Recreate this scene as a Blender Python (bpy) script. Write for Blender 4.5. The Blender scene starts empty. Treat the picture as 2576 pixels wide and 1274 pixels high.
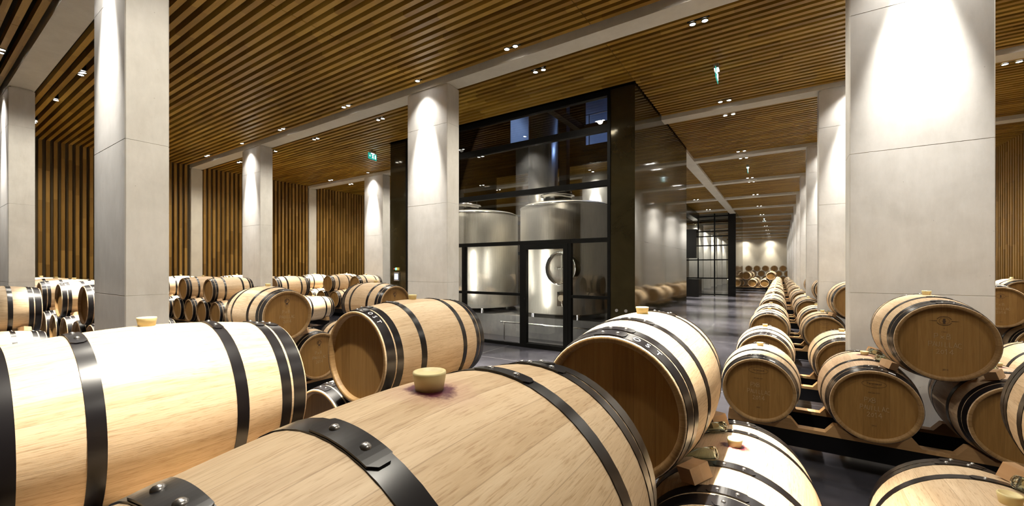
import bpy, math, random
from mathutils import Vector, Matrix, Euler
PI = math.pi
random.seed(7)
S = bpy.context.scene
COL = S.collection

# ---------------------------------------------------------------- camera, world, exposure
FPX = 1026.4                      # focal length in pixels of the 2576 px wide frame
H = 1.63                          # camera height
YAW = 33.29
cd = bpy.data.cameras.new('camera'); cam = bpy.data.objects.new('camera', cd); COL.objects.link(cam)
cam.location = (0, 0, H); cam.rotation_euler = (PI/2, 0, math.radians(YAW))
cd.sensor_width = 36; cd.lens = FPX/2576*36; cd.shift_y = 39/2576; cd.clip_start = 0.02; cd.clip_end = 200
S.camera = cam
w = bpy.data.worlds.new('world'); S.world = w; w.use_nodes = True
w.node_tree.nodes['Background'].inputs[0].default_value = (1.0, 0.95, 0.88, 1)
w.node_tree.nodes['Background'].inputs[1].default_value = 0.10
S.view_settings.view_transform = 'Standard'; S.view_settings.look = 'None'
S.view_settings.gamma = 1; S.view_settings.use_curve_mapping = False
S.view_settings.exposure = 0.40
LAMP_W = 3100.0                    # power of a twin ceiling spot
WASH_W = 1450.0
SPILL_W = 175.0                   # wide soft spill of a twin spot                    # power of a single spot beside a column
LAMP_COL = (1.0, 0.93, 0.80)
WASH_COL = (1.0, 0.96, 0.91)
S.cycles.max_bounces = 9; S.cycles.diffuse_bounces = 5; S.cycles.glossy_bounces = 4
S.cycles.transparent_max_bounces = 12
S.cycles.sample_clamp_indirect = 6.0

# ---------------------------------------------------------------- node helpers
class NT:
    def __init__(s, name):
        s.m = bpy.data.materials.new(name); s.m.use_nodes = True
        s.t = s.m.node_tree; s.n = s.t.nodes; s.l = s.t.links
        s.b = s.n['Principled BSDF']; s.out = s.n['Material Output']
    def node(s, typ, **kw):
        x = s.n.new(typ)
        for k, v in kw.items(): setattr(x, k, v)
        return x
    def link(s, a, b): s.l.new(a, b)
    def set(s, **kw):
        for k, v in kw.items():
            i = s.b.inputs[k.replace('_', ' ')]
            i.default_value = v
        return s
    def math(s, op, a, b=None, c=None):
        x = s.node('ShaderNodeMath', operation=op)
        for i, v in enumerate((a, b, c)):
            if v is None: continue
            if isinstance(v, (int, float)): x.inputs[i].default_value = v
            else: s.link(v, x.inputs[i])
        return x.outputs[0]
    def coord(s, which='Object'):
        return s.node('ShaderNodeTexCoord').outputs[which]
    def sep(s, v):
        x = s.node('ShaderNodeSeparateXYZ'); s.link(v, x.inputs[0]); return x.outputs
    def comb(s, *v):
        x = s.node('ShaderNodeCombineXYZ')
        for i, a in enumerate(v):
            if isinstance(a, (int, float)): x.inputs[i].default_value = a
            else: s.link(a, x.inputs[i])
        return x.outputs[0]
    def scale(s, v, sc):
        x = s.node('ShaderNodeMapping'); x.inputs['Scale'].default_value = sc; s.link(v, x.inputs[0]); return x.outputs[0]
    def noise(s, v, sc, det=4, rough=.55, dist=0):
        x = s.node('ShaderNodeTexNoise'); s.link(v, x.inputs['Vector'])
        x.inputs['Scale'].default_value = sc; x.inputs['Detail'].default_value = det
        x.inputs['Roughness'].default_value = rough; x.inputs['Distortion'].default_value = dist
        return x.outputs['Fac']
    def white(s, v):
        x = s.node('ShaderNodeTexWhiteNoise', noise_dimensions='3D'); s.link(v, x.inputs['Vector']); return x.outputs['Value']
    def ramp(s, f, stops):
        x = s.node('ShaderNodeValToRGB'); e = x.color_ramp.elements
        while len(e) < len(stops): e.new(.5)
        for i, (p, c) in enumerate(stops):
            e[i].position = p; e[i].color = (*c, 1) if len(c) == 3 else c
        s.link(f, x.inputs[0]); return x.outputs[0]
    def mix(s, f, a, b, mode='MIX'):
        x = s.node('ShaderNodeMix', data_type='RGBA', blend_type=mode)
        for k, v in ((0, f), (6, a), (7, b)):
            if isinstance(v, (int, float)): x.inputs[k].default_value = v
            elif isinstance(v, tuple): x.inputs[k].default_value = (*v, 1)
            else: s.link(v, x.inputs[k])
        return x.outputs[2]
    def bump(s, h, st=.2, d=.01):
        x = s.node('ShaderNodeBump'); x.inputs['Strength'].default_value = st; x.inputs['Distance'].default_value = d
        s.link(h, x.inputs['Height']); s.link(x.outputs[0], s.b.inputs['Normal'])
    def color(s, c): s.link(c, s.b.inputs['Base Color'])
    def rough(s, f, lo, hi):
        s.link(s.math('MULTIPLY_ADD', f, hi-lo, lo), s.b.inputs['Roughness'])

def plain(name, col, rough=.5, metal=0, spec=.5):
    t = NT(name); t.set(Base_Color=(*col, 1), Roughness=rough, Metallic=metal); t.b.inputs['Specular IOR Level'].default_value = spec
    return t.m
def emit(name, col, st):
    t = NT(name); t.set(Base_Color=(0, 0, 0, 1), Emission_Color=(*col, 1), Emission_Strength=st)
    t.m.cycles.emission_sampling = 'NONE'; return t.m

# barrel staves: axis along local Y
def stave_mat(name, c0, c1, c2, stain=0, pink=0):
    t = NT(name); co = t.coord(); x, y, z = t.sep(co)
    ang = t.math('ARCTAN2', z, x)
    rnd = t.node('ShaderNodeObjectInfo').outputs['Random']
    seg = t.math('FLOOR', t.math('MULTIPLY_ADD', ang, 30/(2*PI), t.math('MULTIPLY', rnd, 17)))
    wv = t.white(t.comb(seg, t.math('MULTIPLY', rnd, 53), 0))
    arc = t.math('MULTIPLY', ang, .31)
    v = t.comb(arc, t.math('MULTIPLY', y, .07), t.math('ADD', t.math('MULTIPLY', seg, 1.7), t.math('MULTIPLY', rnd, 40)))
    g = t.noise(v, 60, 6, .65, .8); g2 = t.noise(v, 300, 3, .6, .1)
    base = t.ramp(t.math('ADD', t.math('MULTIPLY', g, .75), t.math('MULTIPLY', wv, .25)),
                  [(.25, c0), (.5, c1), (.8, c2)])
    fine = t.ramp(g2, [(.34, (.66, .57, .48)), (.47, (1, 1, 1))])
    c = t.mix(.65, base, fine, 'MULTIPLY')
    tone = t.ramp(rnd, [(0, (.90, .86, .82)), (.5, (1, 1, 1)), (1, (1.0, .97, .93))])
    c = t.mix(1.0, c, tone, 'MULTIPLY')
    # stave joint line
    fr = t.math('FRACT', t.math('MULTIPLY_ADD', ang, 30/(2*PI), t.math('MULTIPLY', rnd, 17)))
    ln = t.math('LESS_THAN', t.math('ABSOLUTE', t.math('SUBTRACT', fr, .5)), .488)
    c = t.mix(t.math('MULTIPLY', t.math('SUBTRACT', 1, ln), .35), c, (.16, .09, .04))
    if pink: c = t.mix(.16, c, t.mix(t.noise(co, 7, 3), (.55, .25, .22), (.45, .28, .2)))
    if stain:
        d = t.math('POWER', t.math('ADD', t.math('MULTIPLY', x, x), t.math('MULTIPLY', t.math('MULTIPLY', y, y), 1.6)), .5)
        n = t.noise(co, 22, 4, .7)
        dd = t.math('ADD', d, t.math('MULTIPLY', t.math('SUBTRACT', n, .5), .09))
        up = t.math('GREATER_THAN', z, 0)
        f1 = t.ramp(dd, [(.036, (1, 1, 1)), (.055, (0, 0, 0))])
        f2 = t.ramp(dd, [(.05, (.30, .30, .30)), (.11, (0, 0, 0))])
        c = t.mix(t.math('MULTIPLY', f2, up), c, (.34, .12, .13))
        c = t.mix(t.math('MULTIPLY', f1, up), c, (.10, .015, .03))
    t.color(c); t.set(Roughness=.5); t.b.inputs['Specular IOR Level'].default_value = .35
    t.bump(g2, .15, .002)
    return t.m
M = {}
OAK0, OAK1, OAK2 = (.42, .295, .170), (.58, .435, .275), (.70, .56, .385)
M['stave'] = stave_mat('oak_staves', OAK0, OAK1, OAK2)
M['stave_stain'] = stave_mat('oak_staves_wine_stained', OAK0, OAK1, OAK2, stain=1)
M['stave_pink'] = stave_mat('oak_staves_pinkish', OAK0, OAK1, OAK2, stain=1, pink=1)

M['chime'] = stave_mat('oak_chime_shaded', (.19, .105, .036), (.26, .155, .062), (.33, .21, .09))  # stave oak darkened: the shade on the rims is painted into the colour

def head_mat():
    t = NT('oak_head_shaded'); co = t.coord(); x, y, z = t.sep(co)  # same oak as the staves, shade of the unlit ends put in the colour
    rnd = t.node('ShaderNodeObjectInfo').outputs['Random']
    q = t.math('ADD', t.math('MULTIPLY', x, 13), t.math('MULTIPLY', rnd, 31))
    seg = t.math('FLOOR', q); wv = t.white(t.comb(seg, 3, 1))
    v = t.comb(t.math('ADD', x, t.math('MULTIPLY', rnd, 9)), t.math('MULTIPLY', seg, 3.3), t.math('MULTIPLY', z, .06))
    g = t.noise(v, 70, 5, .65, .5)
    c = t.ramp(t.math('ADD', t.math('MULTIPLY', g, .75), t.math('MULTIPLY', wv, .25)),
               [(.2, (.17, .085, .020)), (.5, (.24, .128, .036)), (.85, (.32, .18, .058))])
    fr = t.math('FRACT', q)
    c = t.mix(t.math('MULTIPLY', t.math('LESS_THAN', fr, .02), .6), c, (.12, .06, .02))
    t.color(c); t.set(Roughness=.5); t.b.inputs['Specular IOR Level'].default_value = .3
    return t.m
M['head'] = head_mat()

def wood_mat(name, axis, seglen, cols, pitch=None, spec=.3, rough=.45):
    # lamella wood, grain along axis (0 x, 1 y, 2 z); colour changes from slat to slat and segment to segment
    t = NT(name); co = t.coord(); c3 = list(t.sep(co)); along = c3[axis]
    others = [c3[i] for i in range(3) if i != axis]
    acr = others[1] if axis == 0 and False else (c3[1] if axis != 1 else c3[0])
    slat = t.math('FLOOR', t.math('MULTIPLY', acr, 1/(pitch or .1)))
    sh = t.white(t.comb(slat, 5, 2))
    seg = t.math('FLOOR', t.math('ADD', t.math('MULTIPLY', along, 1/seglen), t.math('MULTIPLY', sh, 7)))
    wv = t.white(t.comb(slat, seg, 1))
    k = [0, 0, 0]
    v = t.comb(*[t.math('MULTIPLY', c3[i], .06 if i == axis else 1.0) for i in range(3)])
    g = t.noise(v, 55, 4, .6, .3)
    c = t.ramp(t.math('ADD', t.math('MULTIPLY', g, .45), t.math('MULTIPLY', wv, .55)),
               [(.15, cols[0]), (.5, cols[1]), (.85, cols[2])])
    t.color(c); t.set(Roughness=rough); t.b.inputs['Specular IOR Level'].default_value = spec
    return t.m
CEDAR = ((.17, .088, .010), (.27, .150, .021), (.37, .225, .040))
M['slat_x'] = wood_mat('slat_wood_ceiling', 0, .9, CEDAR, .132)
M['slat_z'] = wood_mat('slat_wood_wall', 2, .8, ((.16, .085, .014), (.25, .14, .030), (.34, .20, .050)), .132)
M['rail'] = wood_mat('rack_rail_wood', 0, 2.0, ((.33, .18, .07), (.45, .27, .12), (.55, .36, .18)), .5)
M['block'] = wood_mat('wedge_block_wood', 0, 2.0, ((.42, .25, .12), (.55, .35, .19), (.62, .42, .25)), .5)

def concrete(name, a, b, sc=2.2, rough=.6, bump=.12):
    t = NT(name); co = t.coord('Object')
    rnd = t.node('ShaderNodeObjectInfo').outputs['Random']
    off = t.node('ShaderNodeVectorMath', operation='ADD'); t.link(co, off.inputs[0]); t.link(t.comb(t.math('MULTIPLY', rnd, 30), 0, 0), off.inputs[1])
    n1 = t.noise(off.outputs[0], sc, 6, .6, .4); n2 = t.noise(t.scale(off.outputs[0], (1, 1, .3)), 9, 5, .7)
    c = t.ramp(t.math('ADD', t.math('MULTIPLY', n1, .6), t.math('MULTIPLY', n2, .4)), [(.3, a), (.62, b)])
    vor = t.node('ShaderNodeTexVoronoi'); t.link(off.outputs[0], vor.inputs['Vector']); vor.inputs['Scale'].default_value = 9
    pit = t.math('LESS_THAN', vor.outputs['Distance'], .035)
    c = t.mix(t.math('MULTIPLY', pit, .45), c, (.2, .18, .15))
    t.color(c); t.set(Roughness=rough); t.bump(n2, bump, .01)
    return t.m
M['concrete'] = concrete('cast_concrete', (.58, .56, .51), (.74, .72, .67), rough=.42)
M['beam'] = concrete('beam_concrete', (.56, .53, .45), (.66, .63, .54))
M['endwall'] = concrete('end_wall_plaster', (.60, .55, .44), (.68, .63, .52), 1.2)
M['plinth'] = concrete('plinth_concrete', (.10, .10, .10), (.20, .19, .18))
M['void'] = plain('ceiling_void_black', (.012, .010, .007), .9)
M['wallback'] = plain('wall_backing_dark_brown', (.10, .075, .04), .8)

def floor_mat():
    t = NT('polished_dark_concrete'); co = t.coord()
    n = t.noise(co, .9, 7, .62, .6); n2 = t.noise(co, 7, 6, .7)
    c = t.ramp(t.math('ADD', t.math('MULTIPLY', n, .6), t.math('MULTIPLY', n2, .4)),
               [(.3, (.020, .0195, .023)), (.5, (.034, .033, .040)), (.72, (.062, .060, .072))])
    x, y, z = t.sep(co)
    fx = t.math('ABSOLUTE', t.math('SUBTRACT', t.math('FRACT', t.math('MULTIPLY', x, 1/3.2)), .5))
    fy = t.math('ABSOLUTE', t.math('SUBTRACT', t.math('FRACT', t.math('MULTIPLY', y, 1/4.03)), .5))
    ln = t.math('MAXIMUM', t.math('LESS_THAN', fx, .0012), t.math('LESS_THAN', fy, .0010))
    c = t.mix(t.math('MULTIPLY', ln, .7), c, (.25, .24, .24))
    t.color(c); t.rough(n, .10, .26); t.b.inputs['Specular IOR Level'].default_value = .6
    t.bump(n, .02, .01); return t.m
M['floor'] = floor_mat()
M['hoop'] = plain('black_painted_steel', (.007, .006, .007), .28, 0, .42)
M['rivet'] = plain('rivet_steel', (.35, .34, .33), .3, .9)
M['bung'] = plain('cream_silicone', (.72, .62, .32), .45)
M['bung'].node_tree.nodes['Principled BSDF'].inputs['Subsurface Weight'].default_value = .15
M['bung'].node_tree.nodes['Principled BSDF'].inputs['Subsurface Radius'].default_value = (.02, .015, .006)
M['chalk'] = plain('chalk_marks', (.38, .28, .155), .9)
M['brand'] = plain('burnt_stamp', (.055, .028, .012), .8)
M['whitepaint'] = plain('white_paint', (.75, .75, .78), .6)
M['blacksteel'] = plain('black_steel_frame', (.004, .004, .0035), .45, 0, .12)
M['rackblack'] = plain('rack_black_steel', (.004, .004, .005), .35, 0, .3)
def bronze():
    t = NT('blackened_bronze_panel'); co = t.coord()
    n = t.noise(co, 1.3, 6, .6, .5)
    t.color(t.ramp(n, [(.3, (.014, .011, .005)), (.7, (.030, .025, .012))]))
    t.set(IOR=1.52, Specular_Tint=(1, .90, .66, 1)); t.rough(n, .045, .10); return t.m
M['bronze'] = bronze()
M['darkpanel'] = plain('dark_metal_sheet', (.006, .0055, .005), .25, 0, .25)
def steel():
    t = NT('brushed_stainless_steel'); co = t.coord()
    n = t.noise(t.scale(co, (30, 30, .6)), 4, 4, .6); n2 = t.noise(t.scale(co, (1, 1, 60)), 4, 3, .6)
    t.color(t.ramp(n, [(.3, (.62, .585, .50)), (.7, (.80, .76, .66))]))
    t.set(Metallic=.80); t.rough(n2, .27, .37)
    t.b.inputs['Anisotropic'].default_value = .4
    return t.m
M['steel'] = steel()
M['polished'] = plain('polished_steel', (.72, .71, .68), .14, 1)
def glassm(name, tint, gloss):
    t = NT(name); t.n.remove(t.b)
    tr = t.node('ShaderNodeBsdfTransparent'); tr.inputs[0].default_value = (*tint, 1)
    gl = t.node('ShaderNodeBsdfGlossy'); gl.inputs['Roughness'].default_value = .01
    fr = t.node('ShaderNodeFresnel'); fr.inputs[0].default_value = 1.5
    f = t.math('MULTIPLY_ADD', fr.outputs[0], gloss, .0)
    mx = t.node('ShaderNodeMixShader'); t.link(f, mx.inputs[0]); t.link(tr.outputs[0], mx.inputs[1]); t.link(gl.outputs[0], mx.inputs[2])
    t.link(mx.outputs[0], t.out.inputs[0]); return t.m
M['glass'] = glassm('clear_glass', (.95, .95, .93), 1.0)
M['glass_dark'] = glassm('tinted_glass', (.86, .86, .85), 1.4)
t = NT('bottle_glass'); t.set(Base_Color=(.80, .88, .80, 1), Roughness=.02, Transmission_Weight=1.0, IOR=1.45); M['bottle'] = t.m
M['lamp'] = emit('lamp_glow', (1.0, .97, .92), 30)
M['lamp_dim'] = emit('lamp_glow_dim', (1.0, .97, .92), 6)
M['strip'] = emit('added_light_strip', (1.0, .98, .92), 45)
M['strip'].cycles.emission_sampling = 'AUTO'
M['screen'] = emit('screen_glow', (.75, .85, 1.0), 5)
M['screenblue'] = plain('screen_border_blue', (.05, .08, .25), .4)
M['exitgreen'] = emit('exit_sign_green', (.02, .45, .35), .7)
M['exitwhite'] = emit('exit_sign_white', (.8, .95, 1.0), 6)
M['bluewall'] = concrete('upper_room_plaster', (.45, .48, .55), (.55, .58, .66))
M['silver'] = plain('silver_trim', (.55, .55, .55), .35, .8)
M['red'] = plain('red_plastic', (.5, .05, .03), .4)
M['yellow'] = plain('yellow_label', (.65, .5, .1), .5)
M['green'] = emit('green_led', (.1, 1.0, .5), 4)

# ---------------------------------------------------------------- mesh builder
class MB:
    def __init__(s): s.v = []; s.f = []; s.mi = []; s.sm = []
    def add(s, vs, fs, mi=0, smooth=False):
        o = len(s.v); s.v += [tuple(v) for v in vs]
        for f in fs: s.f.append(tuple(o+i for i in f)); s.mi.append(mi); s.sm.append(smooth)
        return s
    def box(s, x0, x1, y0, y1, z0, z1, mi=0):
        vs = [(x, y, z) for z in (z0, z1) for y in (y0, y1) for x in (x0, x1)]
        return s.add(vs, [(0, 2, 3, 1), (4, 5, 7, 6), (0, 1, 5, 4), (2, 6, 7, 3), (0, 4, 6, 2), (1, 3, 7, 5)], mi)
    def obox(s, c, sz, rot, mi=0):
        R = rot.to_matrix() if hasattr(rot, 'to_matrix') else rot
        c = Vector(c); hx, hy, hz = (a/2 for a in sz)
        vs = [c + R @ Vector((x, y, z)) for z in (-hz, hz) for y in (-hy, hy) for x in (-hx, hx)]
        return s.add(vs, [(0, 2, 3, 1), (4, 5, 7, 6), (0, 1, 5, 4), (2, 6, 7, 3), (0, 4, 6, 2), (1, 3, 7, 5)], mi)
    def lathe(s, prof, axis='Z', n=32, c=(0, 0, 0), mi=0, smooth=True, closed=False, a0=0, a1=2*PI, caps=False):
        # prof: list of (along, radius)
        full = abs(a1-a0-2*PI) < 1e-6; m = n if full else n+1
        vs = []
        for (h, r) in prof:
            for k in range(m):
                a = a0+(a1-a0)*k/n
                p = (r*math.cos(a), r*math.sin(a), h)
                if axis == 'Y': p = (r*math.sin(a), h, r*math.cos(a))
                if axis == 'X': p = (h, r*math.cos(a), r*math.sin(a))
                vs.append((p[0]+c[0], p[1]+c[1], p[2]+c[2]))
        fs = []; P = len(prof)
        for i in range(P if closed else P-1):
            j = (i+1) % P
            for k in range(n):
                k2 = (k+1) % m
                q = (i*m+k, i*m+k2, j*m+k2, j*m+k)
                fs.append(q)
        if caps and not closed:
            fs.append(tuple(range(m-1, -1, -1))); fs.append(tuple((P-1)*m+k for k in range(m)))
        if caps and not full:
            fs.append(tuple(i*m for i in range(P))); fs.append(tuple(i*m+m-1 for i in range(P-1, -1, -1)))
        return s.add(vs, fs, mi, smooth)
    def cyl(s, p0, p1, r, n=16, mi=0, r1=None, smooth=True):
        p0 = Vector(p0); p1 = Vector(p1); d = (p1-p0).normalized()
        u = d.orthogonal().normalized(); w_ = d.cross(u); r1 = r if r1 is None else r1
        vs = [p + (u*math.cos(2*PI*k/n)+w_*math.sin(2*PI*k/n))*rr for p, rr in ((p0, r), (p1, r1)) for k in range(n)]
        fs = [(k, (k+1) % n, n+(k+1) % n, n+k) for k in range(n)]
        s.add(vs, fs, mi, smooth)
        return s.add(vs, [tuple(range(n-1, -1, -1)), tuple(range(n, 2*n))], mi)
    def build(s, name, mats, parent=None, loc=(0, 0, 0)):
        me = s.mesh(name, mats); return link(name, me, parent, loc)
    def mesh(s, name, mats):
        me = bpy.data.meshes.new(name); me.from_pydata(s.v, [], s.f)
        if not isinstance(mats, (list, tuple)): mats = [mats]
        for m in mats: me.materials.append(m)
        me.polygons.foreach_set('material_index', s.mi); me.polygons.foreach_set('use_smooth', s.sm)
        me.update()
        import bmesh
        bm = bmesh.new(); bm.from_mesh(me); bmesh.ops.recalc_face_normals(bm, faces=bm.faces); bm.to_mesh(me); bm.free()
        return me
def link(name, data, parent=None, loc=(0, 0, 0), rot=None):
    o = bpy.data.objects.new(name, data); COL.objects.link(o); o.location = loc
    if rot: o.rotation_euler = rot
    if parent: o.parent = parent
    return o
def tag(o, label=None, cat=None, group=None, kind=None):
    if label: o['label'] = label
    if cat: o['category'] = cat
    if group: o['group'] = group
    if kind: o['kind'] = kind
    return o
def thing(name, label, cat, loc=(0, 0, 0), rz=0, group=None):
    return tag(link(name, None, None, loc, (0, 0, rz)), label, cat, group)
def struct(name, mb, mat):
    return tag(mb.build(name, mat), kind='structure')
def copy_tree(o, parent=None):
    c = o.copy(); COL.objects.link(c); c.parent = parent
    for ch in list(o.children): copy_tree(ch, c)
    return c
ORD = ['first', 'second', 'third', 'fourth', 'fifth', 'sixth', 'seventh', 'eighth', 'ninth', 'tenth', 'eleventh', 'twelfth', 'thirteenth', 'fourteenth', 'fifteenth', 'sixteenth', 'seventeenth', 'eighteenth', 'nineteenth', 'twentieth']

# ---------------------------------------------------------------- the room
ZC, ZB = 4.90, 4.83               # underside of slats, underside of beams
XL, XR, XB = -15.67, 4.90, -4.9   # walls
YB, YE = -4.5, 53.5
BT = .31                          # beam width along Y
BEAMY = [-2.9, 1.12, 5.24, 9.13, 13.2, 17.18, 21.15, 25.1, 29.1, 33.1, 37.1, 41.0, 45.0, 49.0]
COLX = [(-12.20, -11.22), (-5.75, -4.77), (.579, 1.559)]
BOX1 = (-8.56, -2.14, 7.215, 11.97)
BOX2 = (-8.56, -2.14, 26.9, 32.2)

struct('floor', MB().box(XL-.3, XR+.3, YB, YE+.3, -.2, 0), M['floor'])
m = MB(); zt = ZC+.30                                    # dark void above the slats, open over the glass boxes' shafts
for (x0, x1, y0, y1) in ((XL-.3, BOX1[0], YB, YE+.3), (BOX1[1], XR+.3, YB, YE+.3), (BOX1[0], BOX1[1], YB, BOX1[2]),
                         (BOX1[0], BOX1[1], BOX1[3], YE+.3)):
    m.box(x0, x1, y0, y1, zt, zt+.1)
struct('ceiling', m, M['void'])
PITCH, SW, SH = .132, .066, .11
def slats_y():
    ys = []
    for a, b in zip(BEAMY[:-1], BEAMY[1:]):
        n = int((b-a-BT)//PITCH); off = (b-a-BT-n*PITCH)/2
        ys += [a+BT+off+PITCH*(i+.5) for i in range(n)]
    n = int((YE-BEAMY[-1]-BT)//PITCH)
    ys += [BEAMY[-1]+BT+PITCH*(i+.5) for i in range(n)]
    return ys
SY = slats_y()
cuts = [XL, -11.71, BOX1[0]-.02, -5.26, BOX1[1]+.02, 1.07, XR]
m = MB()
for y in SY:
    for a, b in zip(cuts[:-1], cuts[1:]):
        if BOX1[0]-.05 < (a+b)/2 < BOX1[1]+.05:
            if BOX1[2]-.03 < y < BOX1[3]+.03 or BOX2[2]-.03 < y < BOX2[3]+.03: continue
        m.box(a+.004, b-.004, y-SW/2, y+SW/2, ZC, ZC+SH)
struct('ceiling_slats', m, M['slat_x'])
def wall_slats(x0, x1, ymax):
    m = MB()
    for y in SY:
        if y < ymax: m.box(x0, x1, y-SW/2, y+SW/2, 0, ZC+SH)
    return m
struct('wall_left', MB().box(XL-.3, XL-.115, YB, YE+.3, 0, zt), M['wallback'])
struct('wall_left_slats', wall_slats(XL-.112, XL, 30), M['slat_z'])
struct('wall_right', MB().box(XR+.115, XR+.3, YB, YE+.3, 0, zt), M['wallback'])
struct('wall_right_slats', wall_slats(XR, XR+.112, 60), M['slat_z'])
struct('wall_back', MB().box(XL-.3, XR+.3, YB-.25, YB, 0, zt), M['wallback'])
struct('wall_back_slats', (lambda m: [m.box(XL+.13*i, XL+.13*i+.066, YB, YB+.11, 0, ZC) for i in range(158)] and m)(MB()), M['slat_z'])
struct('wall_far', MB().box(XL, XR, YE, YE+.25, 0, zt), M['endwall'])
# beams
for i, y in enumerate(BEAMY):
    m = MB()
    for (x0, x1) in ((XL-.1, BOX1[0]), (BOX1[1], XR+.1)) if BOX1[2] < y < BOX1[3] else ((XL-.1, XR+.1),):
        m.box(x0, x1, y, y+BT, ZB, zt)
    o = m.build('ceiling_beam', M['beam'])
    tag(o, 'pale concrete ceiling beam crossing the hall, %s from the camera' % ORD[i-1] if 0 < i else
        'pale concrete ceiling beam crossing the hall behind the camera',
        'beam', 'crosswise ceiling beams')
tag(MB().box(-2.45, -2.14, BOX1[3], BOX2[2], ZB-.004, zt).build('aisle_beam', M['beam']),
    'pale concrete beam running lengthwise between the two glazed boxes', 'beam')
# columns with casting joints
JZ = [.014, 1.39, 2.766, 4.14]
def column_mesh(x0, x1, y0, y1, top=ZB-.03):
    m = MB(); prof = [(0, 0)]
    for z in JZ[1:]: prof += [(z-.003, 0), (z-.0018, .0025), (z+.0018, .0025), (z+.003, 0)]
    prof += [(top, 0), (top+.001, .025), (ZB+.004, .025)]
    vs = []; c = .008
    for z, d in prof:
        a, b, e, f = x0+d, x1-d, y0+d, y1-d
        vs += [(a+c, e, z), (b-c, e, z), (b, e+c, z), (b, f-c, z), (b-c, f, z), (a+c, f, z), (a, f-c, z), (a, e+c, z)]
    fs = [(i*8+k, i*8+(k+1) % 8, (i+1)*8+(k+1) % 8, (i+1)*8+k) for i in range(len(prof)-1) for k in range(8)]
    fs.append(tuple(range(8))); fs.append(tuple((len(prof)-1)*8+k for k in range(8)))
    return m.add(vs, fs)
w_, d_ = .98, .31
cm = column_mesh(-w_/2, w_/2, 0, d_).mesh('concrete_column', M['concrete'])
COLAB = {(0, 1): 'tall pale concrete column at the left edge of the picture, before the slatted wall',
         (0, 2): 'lit pale concrete column in the left line, third from the left edge',
         (0, 3): 'narrow lit concrete column just left of the dark panel of the glass room',
         (1, 1): 'tall pale concrete column in the left foreground with brightly lit left face',
         (1, 2): 'pale concrete column standing in front of the glazed tank room',
         (2, 1): 'concrete column right of the camera, outside the picture',
         (2, 2): 'broad pale concrete column in the right foreground with a white light cone',
         (2, 3): 'pale concrete column, first behind the broad right foreground column',
         (2, 4): 'pale concrete column, second behind the broad right foreground column',
         (2, 5): 'pale concrete column, third behind the broad right foreground column'}
for ci, (x0, x1) in enumerate(COLX):
    for bi, y in enumerate(BEAMY):
        if ci == 1 and (BOX1[2] < y < BOX1[3] or BOX2[2] < y < BOX2[3]): continue
        if bi == 0 or (ci == 2 and bi == 1) or (ci == 0 and 4 < bi): continue
        if y < 1.5 and ci == 2: continue
        lab = COLAB.get((ci, bi))
        g = None
        if not lab:
            lab = ['pale concrete column of the left line behind the glass room',
                   'pale concrete column of the middle line, beyond the glass room',
                   'pale concrete column in the receding right line'][ci]
            lab += ', %s from the camera' % ORD[bi-1]
            g = ['far columns of the left line', 'far columns of the middle line', 'far columns of the right line'][ci]
        tag(link('concrete_column', cm, None, ((x0+x1)/2, y, 0)), lab, 'column', g)
pm = column_mesh(0, .14, 0, d_).mesh('wall_pilaster', M['beam'])
for bi, y in enumerate(BEAMY[1:8]):
    tag(link('wall_pilaster', pm, None, (XL-.11, y, 0)), 'flat concrete pilaster set into the left slatted wall, %s from the camera' % ORD[bi], 'pilaster', 'left wall pilasters')
for bi, y in enumerate(BEAMY[2:8]):
    tag(link('wall_pilaster', pm, None, (XR-.03, y, 0)), 'flat concrete pilaster in the right slatted wall, %s from the camera' % ORD[bi], 'pilaster', 'right wall pilasters')

# ---------------------------------------------------------------- ceiling lights
hm2 = MB().box(-.135, .135, -.05, .05, .0, .10).mesh('housing', M['blacksteel'])
hm1 = MB().box(-.055, .055, -.05, .05, .0, .10).mesh('housing', M['blacksteel'])
lm_ = MB().lathe([(.0, .0), (.0, .036)], 'Z', 16).mesh('lamp', M['lamp'])
ring = MB().lathe([(.008, .036), (-.003, .036), (-.003, .044), (.008, .045)], 'Z', 16, closed=True).mesh('trim_ring', M['blacksteel'])
spots = {}
def spot_data(power, ang, blend, col, rad=.03):
    k = (power, ang, blend, col, rad)
    if k not in spots:
        d = bpy.data.lights.new('spot', 'SPOT'); d.energy = power; d.spot_size = math.radians(ang); d.spot_blend = blend
        d.color = col; d.shadow_soft_size = rad; spots[k] = d
    return spots[k]
def downlight(x, y, twin, power, label, group, ang=62, col=LAMP_COL, tilt=0, blend=1.0, spill=True, aim=None):
    t = thing('twin_downlight' if twin else 'downlight', label, 'ceiling light', (x, y, ZC), 0, group)
    link('housing', hm2 if twin else hm1, t, (0, 0, .012))
    for dx in ((-.075, .075) if twin else (0,)):
        a = link('lamp', lm_, t, (dx, 0, -.007)); link('trim_ring', ring, a, (0, 0, 0))
    if power:
        link('spot', spot_data(power, ang, blend, col, .04), t, (0, 0, -.03), aim or (tilt, 0, 0))
        if twin and spill: link('spill', spot_data(SPILL_W, 150, 1.0, col, .06), t, (0, 0, -.02))
        if not twin: link('spill', spot_data(power*.07, 100, 1.0, col, .05), t, (0, 0, -.03))
    return t
LX = [(-13.87, 1, 'nearest the left slatted wall'), (-11.73, 0, 'beside a left-line column'), (-9.77, 1, 'in left bay, far from glass box'),
      (-7.30, 1, 'in left bay, near middle columns'), (-5.27, 0, 'beside a middle-line column'), (-3.32, 1, 'left of the aisle'),
      (-.90, 1, 'above the aisle'), (1.07, 0, 'beside a right-line column'), (3.08, 1, 'near the right slatted wall')]
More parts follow.
